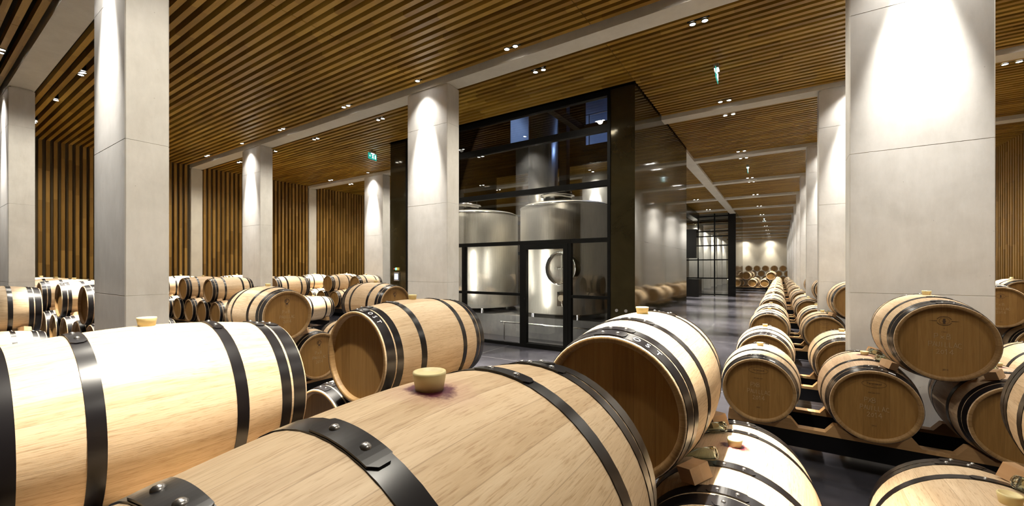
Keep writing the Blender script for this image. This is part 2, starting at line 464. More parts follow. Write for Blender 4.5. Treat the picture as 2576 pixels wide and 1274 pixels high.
for bi, yb in enumerate(BEAMY):
    if bi == 0: continue
    for side, y in ((0, yb-.21), (1, yb+BT+.33)):
        for (x, twin, where) in LX:
            if yb > 13.5 and x < -6: continue
            if yb > 26 and x not in (-.90, 1.07, -5.27): continue
            if BOX1[0]-.1 < x < BOX1[1]+.05 and (BOX1[2]-.1 < y < BOX1[3]+.1 or BOX2[2]-.1 < y < BOX2[3]+.1): continue
            p = LAMP_W if twin else WASH_W
            aim = None
            if bi == 1 and (x == 1.07 or (x == -7.30 and side == 0)): p = 0
            if bi == 1 and side == 1 and x == -.90: aim = Vector((.34, .12, -3.8)).to_track_quat('-Z', 'Y').to_euler()
            if bi == 1 and side == 0 and x == -.90: p *= .55      # this fixture is swivelled towards the left foreground barrel
            if bi == 1 and side == 0 and x == -.90:
                aim = Vector((-1.15, -.50, -3.7)).to_track_quat('-Z', 'Y').to_euler()
            sd = 'front' if side == 0 else 'rear'
            far = yb > 22
            lab = '%s %s, %s side of %s crosswise beam' % ('twin downlight' if twin else 'single downlight', where, sd, ORD[min(max(bi-1, 0), 12)])
            if bi == 0: lab = 'round downlight in the slats behind the camera, ' + where
            if far: lab = 'tiny far ceiling spot %s, %s side of %s crosswise beam' % (where, sd, ORD[bi-1])
            downlight(x, y, twin, p, lab, ('far ceiling spots ' + where) if far else 'slatted ceiling downlights', ((37 if side == 0 else 27) if aim else 34) if twin else 36, LAMP_COL if twin else WASH_COL, 0 if twin else math.radians(4.5 if side == 0 else -4.5), .4 if twin else 1.0, not (side and far), aim)
for x in (-3.3, -.9, 1.9):
    downlight(x, YE-.45, 1, LAMP_W*.22, 'pair of ceiling spots washing the far end wall, at %s' % {-3.3: 'its left', -.9: 'its middle', 1.9: 'its right'}[x], 'end wall washers', 60)

# ---------------------------------------------------------------- the barrel
HL, RB, RH = .445, .314, .270      # half length, bilge radius, end radius
def rad(y): return RB-(RB-RH)*(abs(y)/HL)**1.9
ZA = RB                            # axis height above the barrel's base
def body_mb(n=56, ny=18):
    prof = [(-HL+.032, .236), (-HL+.030, .244), (-HL+.004, .2465), (-HL, .250), (-HL, RH-.003)]
    ys = [-HL+2*HL*i/ny for i in range(ny+1)]
    prof += [(y if abs(y) < HL else y*(1-.006), rad(y)) for y in ys]
    prof += [(HL, RH-.003), (HL, .250), (HL-.004, .2465), (HL-.030, .244), (HL-.032, .236)]
    m = MB().lathe(prof, 'Y', n); P_ = len(prof)-1
    for i in range(P_):
        if i < 4 or i >= P_-4:
            for k in range(n): m.mi[i*n+k] = 1
    return m
def head_mb(n=48):
    m = MB(); m.lathe([(0, 0), (0, .246)], 'Y', n, smooth=False); m.lathe([(.016, .246), (.016, 0)], 'Y', n, smooth=False)
    return m
def hoop_mb(y0, y1, rot, n=56, plate=True):
    m = MB(); e = .0022
    ym = (y0+y1)/2
    m.lathe([(y0, rad(y0)+e), (ym, rad(ym)+e), (y1, rad(y1)+e)], 'Y', n)
    m.lathe([(y0, rad(y0)-.001), (y0, rad(y0)+e)], 'Y', n, smooth=False)
    m.lathe([(y1, rad(y1)+e), (y1, rad(y1)-.001)], 'Y', n, smooth=False)
    if plate:
        e2 = e+.0030; a0, a1 = math.radians(rot-13), math.radians(rot+13); w_ = y1-y0
        # overlap plate with rounded ends
        k = 14; vs = []; fs = []
        for i in range(k+1):
            s_ = i/k; a = a0+(a1-a0)*s_; d = min(s_, 1-s_)*26
            inset = 0 if d > 2 else w_*.26*(1-math.sqrt(max(0, 1-(1-d/2)**2)))
            for yy in (y0+inset+.001, y1-inset-.001):
                for r in (rad(yy)+e-.001, rad(yy)+e2):
                    vs.append((r*math.sin(a), yy, r*math.cos(a)))
        for i in range(k):
            o = i*4; fs += [(o+1, o+3, o+7, o+5), (o, o+1, o+5, o+4), (o+3, o+2, o+6, o+7)]
        fs += [(0, 2, 3, 1), (k*4, k*4+1, k*4+3, k*4+2)]
        m.add(vs, fs, 0, False)
        ym = (y0+y1)/2
        for ar in (rot-6, rot+6):
            a = math.radians(ar); r = rad(ym)+e2-.001
            c = Vector((r*math.sin(a), ym, r*math.cos(a))); nrm = Vector((math.sin(a), 0, math.cos(a)))
            u = Vector((0, 1, 0)); v = nrm.cross(u); R = Matrix((u, v, nrm)).transposed()
            vs = []; N = 10
            for rr, hh in ((.0075, 0), (.007, .0025), (.0045, .005)):
                vs += [c+R @ Vector((rr*math.cos(2*PI*q/N), rr*math.sin(2*PI*q/N), hh)) for q in range(N)]
            vs.append(c+R @ Vector((0, 0, .006)))
            fs = [(g*N+q, g*N+(q+1) % N, (g+1)*N+(q+1) % N, (g+1)*N+q) for g in range(2) for q in range(N)]
            fs += [(2*N+q, 2*N+(q+1) % N, 3*N) for q in range(N)]
            m.add(vs, fs, 1, True)
    return m
HOOPS = [(-.437, -.384), (-.374, -.334), (-.208, -.168), (.168, .208), (.334, .374), (.384, .437)]
BODY = body_mb().mesh('staves', [M['stave'], M['chime']])
BODY_ST = body_mb().mesh('staves', [M['stave_stain'], M['chime']]); BODY_PK = body_mb().mesh('staves', [M['stave_pink'], M['chime']])
HEAD = head_mb().mesh('barrel_head', M['head'])
HP = [hoop_mb(a, b, (2, -3, 4, 3, 0, -4)[i]).mesh('hoop', [M['hoop'], M['rivet']]) for i, (a, b) in enumerate(HOOPS)]
BUNG = MB().lathe([(0, 0), (0, .0235), (.030, .0285), (.034, .0280), (.0345, .024), (.031, .022), (.031, 0)], 'Z', 24).mesh('bung', M['bung'])
def lite_mesh():
    m = MB(); n = 24
    prof = [(-HL+.03, 0), (-HL+.03, .245), (-HL, .25), (-HL, RH)]
    m.lathe(prof[:2], 'Y', n, mi=1, smooth=False)
    m.lathe([(-HL+.03, .245), (-HL, .25), (-HL, RH)]+[(y, rad(y)) for y in [-.33+.11*i for i in range(7)]]+[(HL, RH), (HL, .25), (HL-.03, .245)], 'Y', n, mi=0)
    m.lathe([(HL-.03, .245), (HL-.03, 0)], 'Y', n, mi=1, smooth=False)
    for a, b in HOOPS: m.lathe([(a, rad(a)-.001), (a, rad(a)+.003), (b, rad(b)+.003), (b, rad(b)-.001)], 'Y', n, mi=2, closed=True)
    m.lathe([(RB-.003, .0235), (RB+.031, .028), (RB+.031, 0)], 'Z', 10, mi=3)
    return m
LITE = lite_mesh().mesh('oak_barrel', [M['stave'], M['head'], M['hoop'], M['bung']])

# writing on heads -------------------------------------------------
STROKES = {'P': [[(0, 0), (0, 1)], [(0, 1), (.45, .95), (.5, .7), (.4, .5), (0, .45)]],
 'x': [[(0, .05), (.45, .55)], [(.4, .02), (.05, .6)]], 'X': [[(0, 0), (.5, .9)], [(.5, .05), (.03, .95)]],
 'B': [[(0, 0), (.02, 1), (.4, .92), (.42, .62), (.05, .52)], [(.05, .52), (.5, .42), (.48, .08), (0, 0)]],
 'A': [[(0, 0), (.25, 1), (.52, 0)], [(.1, .38), (.42, .36)]], 'U': [[(0, .95), (.02, .2), (.2, 0), (.4, .15), (.42, .95)]],
 'I': [[(.1, 0), (.12, .95)]], 'L': [[(.02, 1), (0, .04), (.36, .02)]], 'C': [[(.48, .8), (.3, .96), (.06, .75), (.03, .25), (.25, .02), (.55, .08)]],
 '2': [[(.02, .75), (.2, .97), (.42, .8), (.3, .45), (0, .03), (.5, .05)]], '0': [[(.22, .8), (.03, .5), (.1, .12), (.3, .08), (.45, .4), (.36, .74), (.22, .8)]],
 '1': [[(.0, .7), (.2, 1), (.2, 0)]], '4': [[(.35, 0), (.36, .98), (0, .35), (.55, .33)]]}
def chalk_mb(kind=0):
    m = MB(); rr = random.Random(kind*11+3)
    def ribbon(pts, wd):
        for (x0, z0), (x1, z1) in zip(pts[:-1], pts[1:]):
            d = Vector((x1-x0, z1-z0)); L = d.length
            if L < 1e-6: continue
            d /= L; nn = Vector((-d.y, d.x))*wd/2; d = d*wd*.3
            a = [(x0-d.x+nn.x, z0-d.y+nn.y), (x1+d.x+nn.x, z1+d.y+nn.y), (x1+d.x-nn.x, z1+d.y-nn.y), (x0-d.x-nn.x, z0-d.y-nn.y)]
            vs = [(p[0], -.0016, p[1]) for p in a]+[(p[0], 0, p[1]) for p in a]
            m.add(vs, [(0, 1, 2, 3), (4, 7, 6, 5), (0, 4, 5, 1), (1, 5, 6, 2), (2, 6, 7, 3), (3, 7, 4, 0)])
    lines = [('P x B' if kind == 0 else 'PXB', -.045 if kind == 0 else -.05, .018, .036), ('PAUILLAC', -.075, -.038, .034), ('2014', -.035, -.090, .036)]
    for txt, x, z, h in lines:
        for ch in txt:
            if ch == ' ': x += h*.25; continue
            for st in STROKES[ch]:
                ribbon([(x+a*h+rr.uniform(-.001, .001), z+b*h+rr.uniform(-.001, .001)) for a, b in st], .0019)
            x += h*.62; z += rr.uniform(-.001, .0006)
    return m
def text_geo(s_, size, mb, x, z, y=0, mi=0, bend=None):
    cu = bpy.data.curves.new('t', 'FONT'); cu.body = s_; cu.size = size; cu.align_x = 'CENTER'; cu.align_y = 'CENTER'
    o = bpy.data.objects.new('t', cu); COL.objects.link(o)
    dg = bpy.context.evaluated_depsgraph_get(); dg.update()
    me = bpy.data.meshes.new_from_object(o.evaluated_get(dg))
    vs = [(v.co.x, v.co.y) for v in me.vertices]; fs = [tuple(p.vertices) for p in me.polygons]
    if bend: mb.add([bend(a, b) for a, b in vs], fs, mi)
    else: mb.add([(a+x, y, b+z) for a, b in vs], fs, mi)
    bpy.data.objects.remove(o); bpy.data.curves.remove(cu); bpy.data.meshes.remove(me)
def arc_band(mb, cx, cz, rx, rz, w_, a0, a1, n=28, y=-.0012):
    vs = []
    for i in range(n+1):
        a = math.radians(a0+(a1-a0)*i/n); c, s_ = math.cos(a), math.sin(a)
        vs += [(cx+rx*c, y, cz+rz*s_), (cx+(rx-w_)*c, y, cz+(rz-w_)*s_)]
    mb.add(vs, [(2*i, 2*i+2, 2*i+3, 2*i+1) for i in range(n)])
def stamp_mb(kind):
    m = MB(); y = -.0012
    if kind == 'oval':
        arc_band(m, 0, .165, .072, .027, .002, 0, 360); text_geo('Taransaud', .021, m, 0, .168, y)
        text_geo('FRANCE', .008, m, 0, .151, y); text_geo('Ref 236 1277', .012, m, 0, .098, y); text_geo('2013', .014, m, .0, -.150, y)
    elif kind == 'wings':
        arc_band(m, 0, .15, .040, .033, .003, 20, 160); arc_band(m, 0, .15, .040, .033, .003, 200, 340)
        arc_band(m, 0, .15, .026, .024, .0015, 0, 360)
        for z, r in ((.160, .007), (.148, .010), (.136, .007)): arc_band(m, 0, z, r, .006, .006, 0, 360, 12)
        for sx in (-1, 1):
            m.add([(sx*.036, y, .1515), (sx*.075, y, .1500), (sx*.075, y, .1490), (sx*.036, y, .1475)], [(0, 1, 2, 3)])
        text_geo('Y', .015, m, 0, .096, y); text_geo('2 250 L', .010, m, 0, .072, y); text_geo('2014', .015, m, .005, -.195, y)
    else:
        text_geo('TONNELLERIE', .011, m, 0, .195, y); arc_band(m, 0, .158, .027, .027, .007, 0, 360)
        arc_band(m, -.004, .160, .014, .012, .008, 40, 300, 16)
        m.add([(-.014, y, .134), (.014, y, .134), (.010, y, .120), (-.010, y, .120)], [(0, 1, 2, 3)])
        m.add([(-.020, y, .117), (.020, y, .117), (.020, y, .1145), (-.020, y, .1145)], [(0, 1, 2, 3)])
        text_geo('MERRAIN', .010, m, 0, .102, y); text_geo('M+', .011, m, 0, .088, y)
    return m
CHALK = [chalk_mb(0).mesh('chalk_writing', M['chalk']), chalk_mb(1).mesh('chalk_writing', M['chalk'])]
STAMP = {k: stamp_mb(k).mesh('stamp', M['brand']) for k in ('oval', 'wings', 'round')}
def hoopmark_mb(items):
    m = MB(); ym = -.4125
    for ch, ang, size in items:
        def bend(a, b, ang=ang):
            yy = ym+b; th = math.radians(ang)+a/(rad(yy)+.003); r = rad(yy)+.0036
            return (r*math.sin(th), yy, r*math.cos(th))
        text_geo(ch, size, m, 0, 0, 0, 0, bend)
    return m
OST = hoopmark_mb([('O', 20, .036), ('S', 29, .036), ('T', 38, .036)]).mesh('painted_letters', M['whitepaint'])
def label_mb():
    m = MB(); vs = []; k = 5
    for i in range(k+1):
        th = math.radians(17+9*i/k)
        for yy in (-.424, -.403):
            r = rad(yy)+.0032; vs.append((r*math.sin(th), yy, r*math.cos(th)))
    return m.add(vs, [(2*i, 2*i+1, 2*i+3, 2*i+2) for i in range(k)])
HLAB = label_mb().mesh('white_label', M['whitepaint'])

rb = random.Random(5)
ZBOT = .589-RB; ZTOP = 1.109-RB     # base heights of the two tiers
BARRELS = []
def barrel(x, y, z, label, rz=0, group=None, lite=False, staves=None, writing=None, stamp=None, letters=False, hlabel=False, turn=True):
    cat = 'barrel'
    if lite:
        o = link('oak_barrel', LITE, None, (x, y, z+ZA), (0, 0, rz)); tag(o, label, cat, group)
        o.rotation_euler = (0, 0, rz); return o
    t = thing('oak_barrel', label, cat, (x, y, z), rz, group)
    link('staves', staves or BODY, t, (0, 0, ZA))
    link('barrel_head', HEAD, t, (0, -HL+.030, ZA)); link('barrel_head', HEAD, t, (0, HL-.046, ZA))
    for i, hpm in enumerate(HP):
        h = link('hoop', hpm, t, (0, 0, ZA))
        if turn: h.rotation_euler = (0, math.radians(rb.uniform(-5, 5)), 0)
    link('bung', BUNG, t, (0, 0, ZA+RB-.004))
    if writing is not None: link('chalk_writing', CHALK[writing], t, (-.005, -HL+.0298, ZA+.005))['label'] = 'white chalk handwriting'
    if stamp: link('stamp', STAMP[stamp], t, (0, -HL+.0298, ZA))['label'] = 'dark burnt maker stamp'
    if letters: link('painted_letters', OST, t, (0, 0, ZA))['label'] = 'white letters painted on the end hoop'
    if hlabel: link('white_label', HLAB, t, (0, 0, ZA))['label'] = 'small white label on the end hoop'
    return t

# wedge blocks and glass bottles holding an upper barrel
BLOCK = MB().box(-.035, .035, -.042, .042, 0, .055).mesh('wooden_wedge', M['block'])
def bottle_mb():
    prof = [(0, 0), (0, .016), (.003, .021), (.010, .0225), (.072, .0225), (.088, .016), (.096, .010), (.122, .009), (.124, .011), (.130, .011), (.130, .007), (.098, .0075), (.086, .013), (.072, .0195), (.012, .0195), (.008, .010), (.010, 0)]
    return MB().lathe(prof, 'X', 24)
BOTTLE = bottle_mb().mesh('glass_bottle', M['bottle'])
def chocks(xt, yt, sides, ends, where, rz=0, bottles=True, halfgap=.375):
    for sx in sides:
        for ey in ends:
            phi = math.radians(19)*sx                   # on the flank of the bottom barrel on side sx of the top one
            yy = ey*.30; rr = rad(yy)+.0
            bx = sx*halfgap - math.sin(phi)*rr; bz = .589+math.cos(phi)*rr
            p = Matrix.Rotation(rz, 3, 'Z') @ Vector((bx, yy, 0))
            o = link('wooden_wedge', BLOCK, None, (xt+p.x, yt+p.y, bz+.002)); o.rotation_mode = 'QUATERNION'
            o.rotation_quaternion = (Matrix.Rotation(rz, 3, 'Z') @ Matrix.Rotation(-phi, 3, 'Y') @ Matrix.Rotation(math.radians(-38*sx*ey*-1), 3, 'Z')).to_quaternion()
            sd = 'right' if sx > 0 else 'left'; fb = 'front' if ey < 0 else 'rear'
            tag(o, 'wooden wedge, %s %s, under %s' % (fb, sd, where), 'wedge block', 'wedge blocks')
            if bottles:
                phi = math.radians(17)*sx; yy = ey*.155; rr = rad(yy)+.0238
                # base of the bottle points away from the upper barrel
                bx = sx*halfgap - math.sin(phi)*rr; bz = .589+math.cos(phi)*rr
                p = Matrix.Rotation(rz, 3, 'Z') @ Vector((bx+sx*.055*math.cos(phi), yy, 0))
                o = link('glass_bottle', BOTTLE, None, (xt+p.x, yt+p.y, bz-.055*math.sin(abs(phi))*-1)); o.rotation_mode = 'QUATERNION'
                R = Matrix.Rotation(rz, 3, 'Z') @ Matrix.Rotation(-phi, 3, 'Y')
                if sx > 0: R = R @ Matrix.Rotation(PI, 3, 'Z')
                o.rotation_quaternion = R.to_quaternion()
                tag(o, 'clear glass bottle against %s %s of %s' % (fb, sd, where), 'glass bottle', 'glass bottles between barrels')

# racks: two dark beams with notched wooden rails, on feet
def rack(xs, y, label, x0=None, x1=None, rz=0, origin=(0, 0), rear_only=False):
    x0 = min(xs)-.40+.16 if x0 is None else x0; x1 = max(xs)+.40-.16 if x1 is None else x1
    t = thing('barrel_rack', label, 'barrel rack', (origin[0], origin[1], 0) if rz else (0, y, 0), rz)
    for yy in (-.27, .27):
        link('beam', MB().box(x0, x1, yy-.035, yy+.035, .125, .262).mesh('beam', M['rackblack']), t)
        m = MB(); m.box(x0, x1, yy-.042, yy+.042, .2625, .290)
        for x in xs:
            for s_ in (-1, 1):
                pr = [(.10, .290), (.205, .358), (.232, .358), (.285, .290)]
                e = x1-x if s_ > 0 else x-x0
                pr = [(min(a, e), b) for a, b in pr]
                vs = [(x+s_*a, yy+q, b) for q in (-.042, .042) for a, b in pr]
                m.add(vs, [(0, 1, 2, 3), (7, 6, 5, 4), (0, 4, 5, 1), (1, 5, 6, 2), (2, 6, 7, 3), (3, 7, 4, 0)])
        link('rail', m.mesh('rail', M['rail']), t)
    n = max(2, int((x1-x0)/1.5)+1)
    for i in range(n):
        xx = x0+.12+(x1-x0-.24)*i/(n-1)
        link('foot', MB().box(xx-.06, xx+.06, -.31, .31, 0, .125).mesh('foot', M['rackblack']), t)
    return t

# ---- near row 0 (y .51)
barrel(-1.92, .51, ZTOP, 'largest oak barrel at left foreground, bright lit top, cream bung', staves=BODY)
barrel(-.505, .51, ZTOP, 'big oak barrel in centre foreground with purple wine stain at its bung', staves=BODY_ST)
for x, s_ in ((-2.30, 'under the left edge of the left foreground barrel'), (-1.545, 'under the right side of the left foreground barrel'), (-.88, 'under the left side of the centre foreground barrel'), (-.13, 'under the right side of the centre foreground barrel')):
    barrel(x, .51, ZBOT, 'lower oak barrel, nearest row, ' + s_)
rack([-2.30, -1.545, -.88, -.13], .51, 'black barrel rack with wooden rails under the nearest row')
chocks(-1.92, .51, (1,), (-1, 1), 'the left foreground barrel'); chocks(-1.92, .51, (-1,), (1,), 'the left foreground barrel')
chocks(-.505, .51, (-1,), (-1, 1), 'the centre foreground barrel')
# ---- near row 1 (y 1.9)
barrel(-.53, 1.90, ZTOP, 'oak barrel with blown-out white top and dark brown head, right of picture centre', letters=True)
barrel(-2.07, 1.93, ZTOP, 'oak barrel left of centre with white hoop letters and shadow arc on head', letters=True)
barrel(.98, 1.90, ZTOP, 'oak barrel cut off by the right picture edge, upper tier')
for x, s_, st in ((-2.445, 'half hidden below left of the barrel with the shadow arc', BODY), (-1.695, 'behind the centre foreground barrel', BODY), (-.905, 'under the left of the white-topped barrel', BODY),
              (-.155, 'lower right of the white-topped barrel, half in shade, wine at its bung', BODY_ST), (.595, 'at the bottom right corner of the picture', BODY), (1.345, 'under the barrel cut by the right edge', BODY)):
    barrel(x, 1.90 if x > -1.5 else 1.93, ZBOT, 'bottom-tier oak barrel ' + s_, staves=st, hlabel=(x > .5))
rack([-2.445, -1.695, -.905, -.155, .595, 1.345], 1.90, 'black barrel rack with wooden rails under the second nearest row')
chocks(-.53, 1.90, (1, -1), (-1, 1), 'the white-topped barrel'); chocks(-2.07, 1.93, (1, -1), (1,), 'the barrel with the shadow arc')
chocks(.98, 1.90, (-1,), (-1, 1), 'the barrel cut by the right edge')
# ---- right rows
RY = [4.50, 6.02]+[a for b in BEAMY[3:12] for a in (b-.56, b+.91)]
for r, y in enumerate(RY):
    near = y < 11; mid = y < 20
    xs = [-.155, .595, 1.345, 2.095, 2.845, 3.6, 4.35] if y < 20 else [-.155, .595]
    if y < 5: xs = [-.155, .595, 1.345, 2.095]
    xt = [.97] if r in (0, 2, 4, 6) else []
    if r in (2, 4, 6): xt = [.97, 2.47, 3.98]
    for k, x in enumerate(xs):
        if r == 0:
            lab = ['oak barrel at the aisle end of the right rack, faint chalk on head', 'oak barrel with pinkish staves and oval stamp, below left of the raised right barrel',
                   'dark shaded oak barrel below right of the raised right barrel', 'oak barrel at the far right of the front right rack'][k]
        elif not mid: lab = 'small distant oak barrel, %s from the camera in the %s line down the aisle' % (ORD[min(r, 19)], 'aisle-side' if k == 0 else 'second')
        else: lab = 'lower oak barrel, %s from aisle, %s row right of the aisle' % (ORD[k], ORD[r])
        barrel(x, y, ZBOT, lab, group=None if mid else 'receding line of barrels, %s' % ('aisle side' if k == 0 else 'second line'), lite=not near,
               staves=BODY_PK if (r == 0 and k in (1, 2)) else None, writing=1 if (near and k < 2 and r in (0, 2)) else None, stamp='oval' if (near and k < 2) else None, hlabel=near and k < 2)
    for k, x in enumerate(xt):
        barrel(x, y, ZTOP, 'raised oak barrel with winged stamp and chalk writing before the broad right column' if r == 0 else
               'upper oak barrel, %s from aisle, %s row right of the aisle' % (ORD[k], ORD[r]), lite=not near,
               writing=0 if r in (0, 2) else None, stamp='wings' if r in (0, 2) else None)
        if near: chocks(x, y, (-1, 1), (-1,), 'the raised right barrel with the winged stamp' if r == 0 else 'the %s upper barrel, third right row' % ORD[k], bottles=True)
        if r == 0: chocks(x, y, (-1, 1), (1,), 'the raised right barrel with the winged stamp')
    rack(xs, y, 'low black barrel rack with wooden rails, %s row right of the aisle' % ORD[min(r, 13)] if mid else 'low black barrel rack far down the aisle, %s pair, %s' % (ORD[(r-2)//2], ('near rack', 'rear rack')[r % 2]))
# ---- far stacks at the end of the aisle
for r, y in enumerate((34.2, 35.7, 38.3, 39.8)):
    for k, x in enumerate((-.905, -1.655, -2.405)): barrel(x, y, ZBOT, 'tiny lower oak barrel of the far stack, %s from right, %s row back' % (ORD[k], ORD[r]), group='far stack bottom tier', lite=True)
    for k, x in enumerate((-.53, -2.03)): barrel(x, y, ZTOP, 'tiny upper oak barrel of the far stack, %s, %s row back' % (('right', 'left')[k], ORD[r]), group='far stack upper tier', lite=True)
    rack([-.905, -1.655, -2.405], y, 'low black rack under the far stack across the aisle, %s from the front' % ORD[r])
for k, x in enumerate((-2.65, -1.93, -1.2, -.47, .26)):
    for tr in range(3):
        barrel(x+(.37 if tr == 1 else 0), 48, ZBOT+.52*tr if tr < 2 else ZBOT+1.04, 'tiny oak barrel, %s tier, %s from left, stack against the end wall' % (('bottom', 'middle', 'top')[tr], ORD[k]), group='end wall stack %s tier' % ('bottom', 'middle', 'top')[tr], lite=True)
rack([-2.65, -1.93, -1.2, -.47, .26], 48, 'low black rack under the stack against the end wall')
# ---- left rows
def left_row(y, tops, bots, name, lite=False, g=.375, chock=True):
    for k, x in enumerate(sorted(bots, reverse=True)):
        barrel(x, y, ZBOT, 'lower oak barrel, %s from right, %s' % (ORD[k], name), lite=lite)
    for k, x in enumerate(sorted(tops, reverse=True)):
        barrel(x, y, ZTOP, 'upper oak barrel, %s from right, %s' % (ORD[k], name), lite=lite)
        if chock: chocks(x, y, (-1, 1), (-1,), '%s upper barrel from right, %s' % (ORD[k], name), bottles=False, halfgap=g)
    rack(sorted(bots), y, 'black barrel rack with wooden rails under the ' + name)
left_row(.59, [-7.9], [-8.28, -7.53], 'row at left picture edge')
chocks(-7.9, .59, (1,), (1,), 'the left-edge upper barrel', bottles=False)
left_row(1.93, [-8.22, -9.75, -11.3, -12.85, -14.4], [-7.83-.775*i for i in range(10)], 'left row beyond foreground column', g=.387)
left_row(4.50, [-11.15, -12.65, -14.15], [-10.025-.75*i for i in range(7)], 'left row before lit column')
left_row(6.06, [-11.36, -12.91, -14.46], [-10.2-.775*i for i in range(7)], 'second left row behind lit column')
left_row(8.66, [-11.475, -12.96, -14.475], [-11.1-.75*i for i in range(6)], 'third left row by slatted wall')
left_row(10.12, [-13.15, -14.65], [-12.78-.755*i for i in range(4)], 'rearmost left row by slatted wall', lite=True, chock=False)
# ---- rack turned crosswise, heads facing the aisle
R90 = PI/2
barrel(-5.0, 2.42, ZTOP, 'oak barrel turned sideways with round stamp and chalk 2014, left of picture centre', rz=R90, writing=0, stamp='round')
barrel(-5.0, 3.94, ZTOP, 'oak barrel turned sideways behind the barrel with the shadow arc', rz=R90, stamp='round')
for k, y in enumerate((2.045, 2.80, 3.56, 4.32)):
    barrel(-5.0, y, ZBOT, 'bottom-tier sideways oak barrel, %s from the foreground column' % ORD[k], rz=R90, writing=0 if k == 1 else None, stamp='round')
rack([2.045-3, 2.80-3, 3.56-3, 4.32-3], 0, 'black barrel rack set lengthwise under the sideways barrels', rz=R90, origin=(-5.0, 3.0))
chocks(-5.0, 2.42, (1, -1), (-1,), 'the sideways barrel with chalk 2014', rz=R90, bottles=False)

# ---------------------------------------------------------------- glazed tank room
GX0, GX1, GY0, GY1 = BOX1
BK = M['blacksteel']; ZT = 8.6
tr = thing('glazed_tank_room', 'tall black framed glass room with steel tanks inside, behind the middle column', 'glass room', (GX0, GY0, 0))
def P(name, mb, mat, par=tr, lab=None):
    o = mb.build(name, mat, par); o.matrix_parent_inverse = Matrix.Translation(-par.location)
    if lab: o['label'] = lab
    return o
# panels
P('corner_panel', MB().box(-2.59, GX1, GY0, GY0+.04, 0, ZC), M['bronze'])
P('corner_panel', MB().box(GX0, -7.96, GY0, GY0+.04, 0, ZC), M['bronze'])
m = MB()
for y0, y1 in ((GY0+.04, 9.54), (9.545, GY1)):
    for z0, z1 in ((0, 2.13), (2.134, ZC)): m.box(GX1-.04, GX1, y0, y1, z0, z1)
P('side_panel', m, M['bronze'], lab='polished dark bronze side panel')
m = MB()
for y0, y1 in ((GY0+.04, 9.54), (9.545, GY1)):
    for z0, z1 in ((0, 2.13), (2.134, ZC)): m.box(GX0, GX0+.04, y0, y1, z0, z1)
P('side_panel', m, M['bronze'])
# inner shaft above the hall ceiling
m = MB(); m.box(GX0, GX0+.03, GY0, GY1, ZC+.0, ZT); m.box(GX1-.03, GX1, GY0, GY1, ZC, ZT); m.box(GX0, GX1, GY0+.04, GY0+.06, ZC-.01, ZT)
m.box(GX0, GX1, GY0, GY1+2.6, ZT, ZT+.05)
# back wall above ceiling with two openings to the blue-lit upper room
yb = GY1
ops = [(-7.95, -7.0, 5.9, 7.2), (-5.1, -2.9, 5.5, 7.4)]
m.box(GX0, ops[0][0], yb, yb+.05, ZC, ZT); m.box(ops[0][1], ops[1][0], yb, yb+.05, ZC, ZT); m.box(ops[1][1], GX1, yb, yb+.05, ZC, ZT)
for a, b, z0, z1 in ops: m.box(a, b, yb, yb+.05, ZC, z0); m.box(a, b, yb, yb+.05, z1, ZT)
P('upper_shaft_wall', m, M['darkpanel'])
m = MB(); m.box(GX0, GX1, yb+2.5, yb+2.6, ZC+.4, ZT); m.box(GX0, GX1, yb+.05, yb+2.5, ZC+.41, ZC+.5); m.box(GX0-.1, GX0, yb, yb+2.6, ZC+.4, ZT); m.box(GX1, GX1+.1, yb, yb+2.6, ZC+.4, ZT)
P('upper_room', m, M['bluewall'], lab='blue-lit upper room behind the glass')
m = MB()
for i in range(4): m.cyl((-5.1+.75*i, yb+.3, 5.4), (-5.1+.75*i, yb+.3, 6.55), .02, 8)
for z in (5.9, 6.25, 6.55): m.cyl((-5.2, yb+.3, z), (-2.8, yb+.3, z), .018, 8)
P('railing', m, M['silver'])
# frame
m = MB()
fy0, fy1 = GY0-.02, GY0+.08
for z0, z1 in ((4.80, ZC), (4.16, 4.28), (3.15, 3.26), (2.12, 2.20)):
    m.box(-7.96, -2.59, fy0, fy1, z0, z1)
m.box(-7.96, -4.49, fy0, fy1, 1.06, 1.115); m.box(-3.41, -2.59, fy0, fy1, 1.06, 1.115)
m.box(-7.96, -4.49, fy0, fy1, 0, .06); m.box(-3.41, -2.59, fy0, fy1, 0, .06)
for x0, x1, z1 in ((-6.10, -6.02, 2.2), (-4.53, -4.47, 2.2), (-3.43, -3.37, 2.2), (-2.64, -2.585, ZC), (-7.96, -7.90, ZC)):
    m.box(x0, x1, fy0-.003, fy1+.003, 0, z1)
P('front_frame', m, BK)
P('glass_pane', MB().box(-7.92, -4.50, GY0+.02, GY0+.03, .05, 2.13), M['glass'])
P('glass_pane', MB().box(-3.41, -2.6, GY0+.02, GY0+.03, .05, 2.13), M['glass'])
P('glass_pane', MB().box(-7.92, -2.6, GY0+.02, GY0+.03, 2.19, 4.81), M['glass_dark'])
d = tag(link('door_1', None, None, (-4.47, GY0, 0)), kind='structure')
m = MB(); m.box(-4.468, -4.375, fy0-.01, fy1-.01, 0, 2.118); m.box(-3.53, -3.432, fy0-.01, fy1-.01, 0, 2.118); m.box(-4.375, -3.53, fy0-.008, fy1-.012, 0, .09); m.box(-4.375, -3.53, fy0-.008, fy1-.012, 2.02, 2.118)
P('door_frame', m, BK, d)
P('door_glass', MB().box(-4.38, -3.52, GY0+.02, GY0+.03, .08, 2.03), M['glass'], d)
P('door_knob', MB().cyl((-4.40, fy0-.05, 1.0), (-4.40, fy0, 1.0), .018, 12), M['blacksteel'], d)
m = MB()
for x in (-2.47, -2.30): m.cyl((x, GY0-.012, .87), (x, GY0, .87), .028, 20)
P('socket', m, M['silver'])
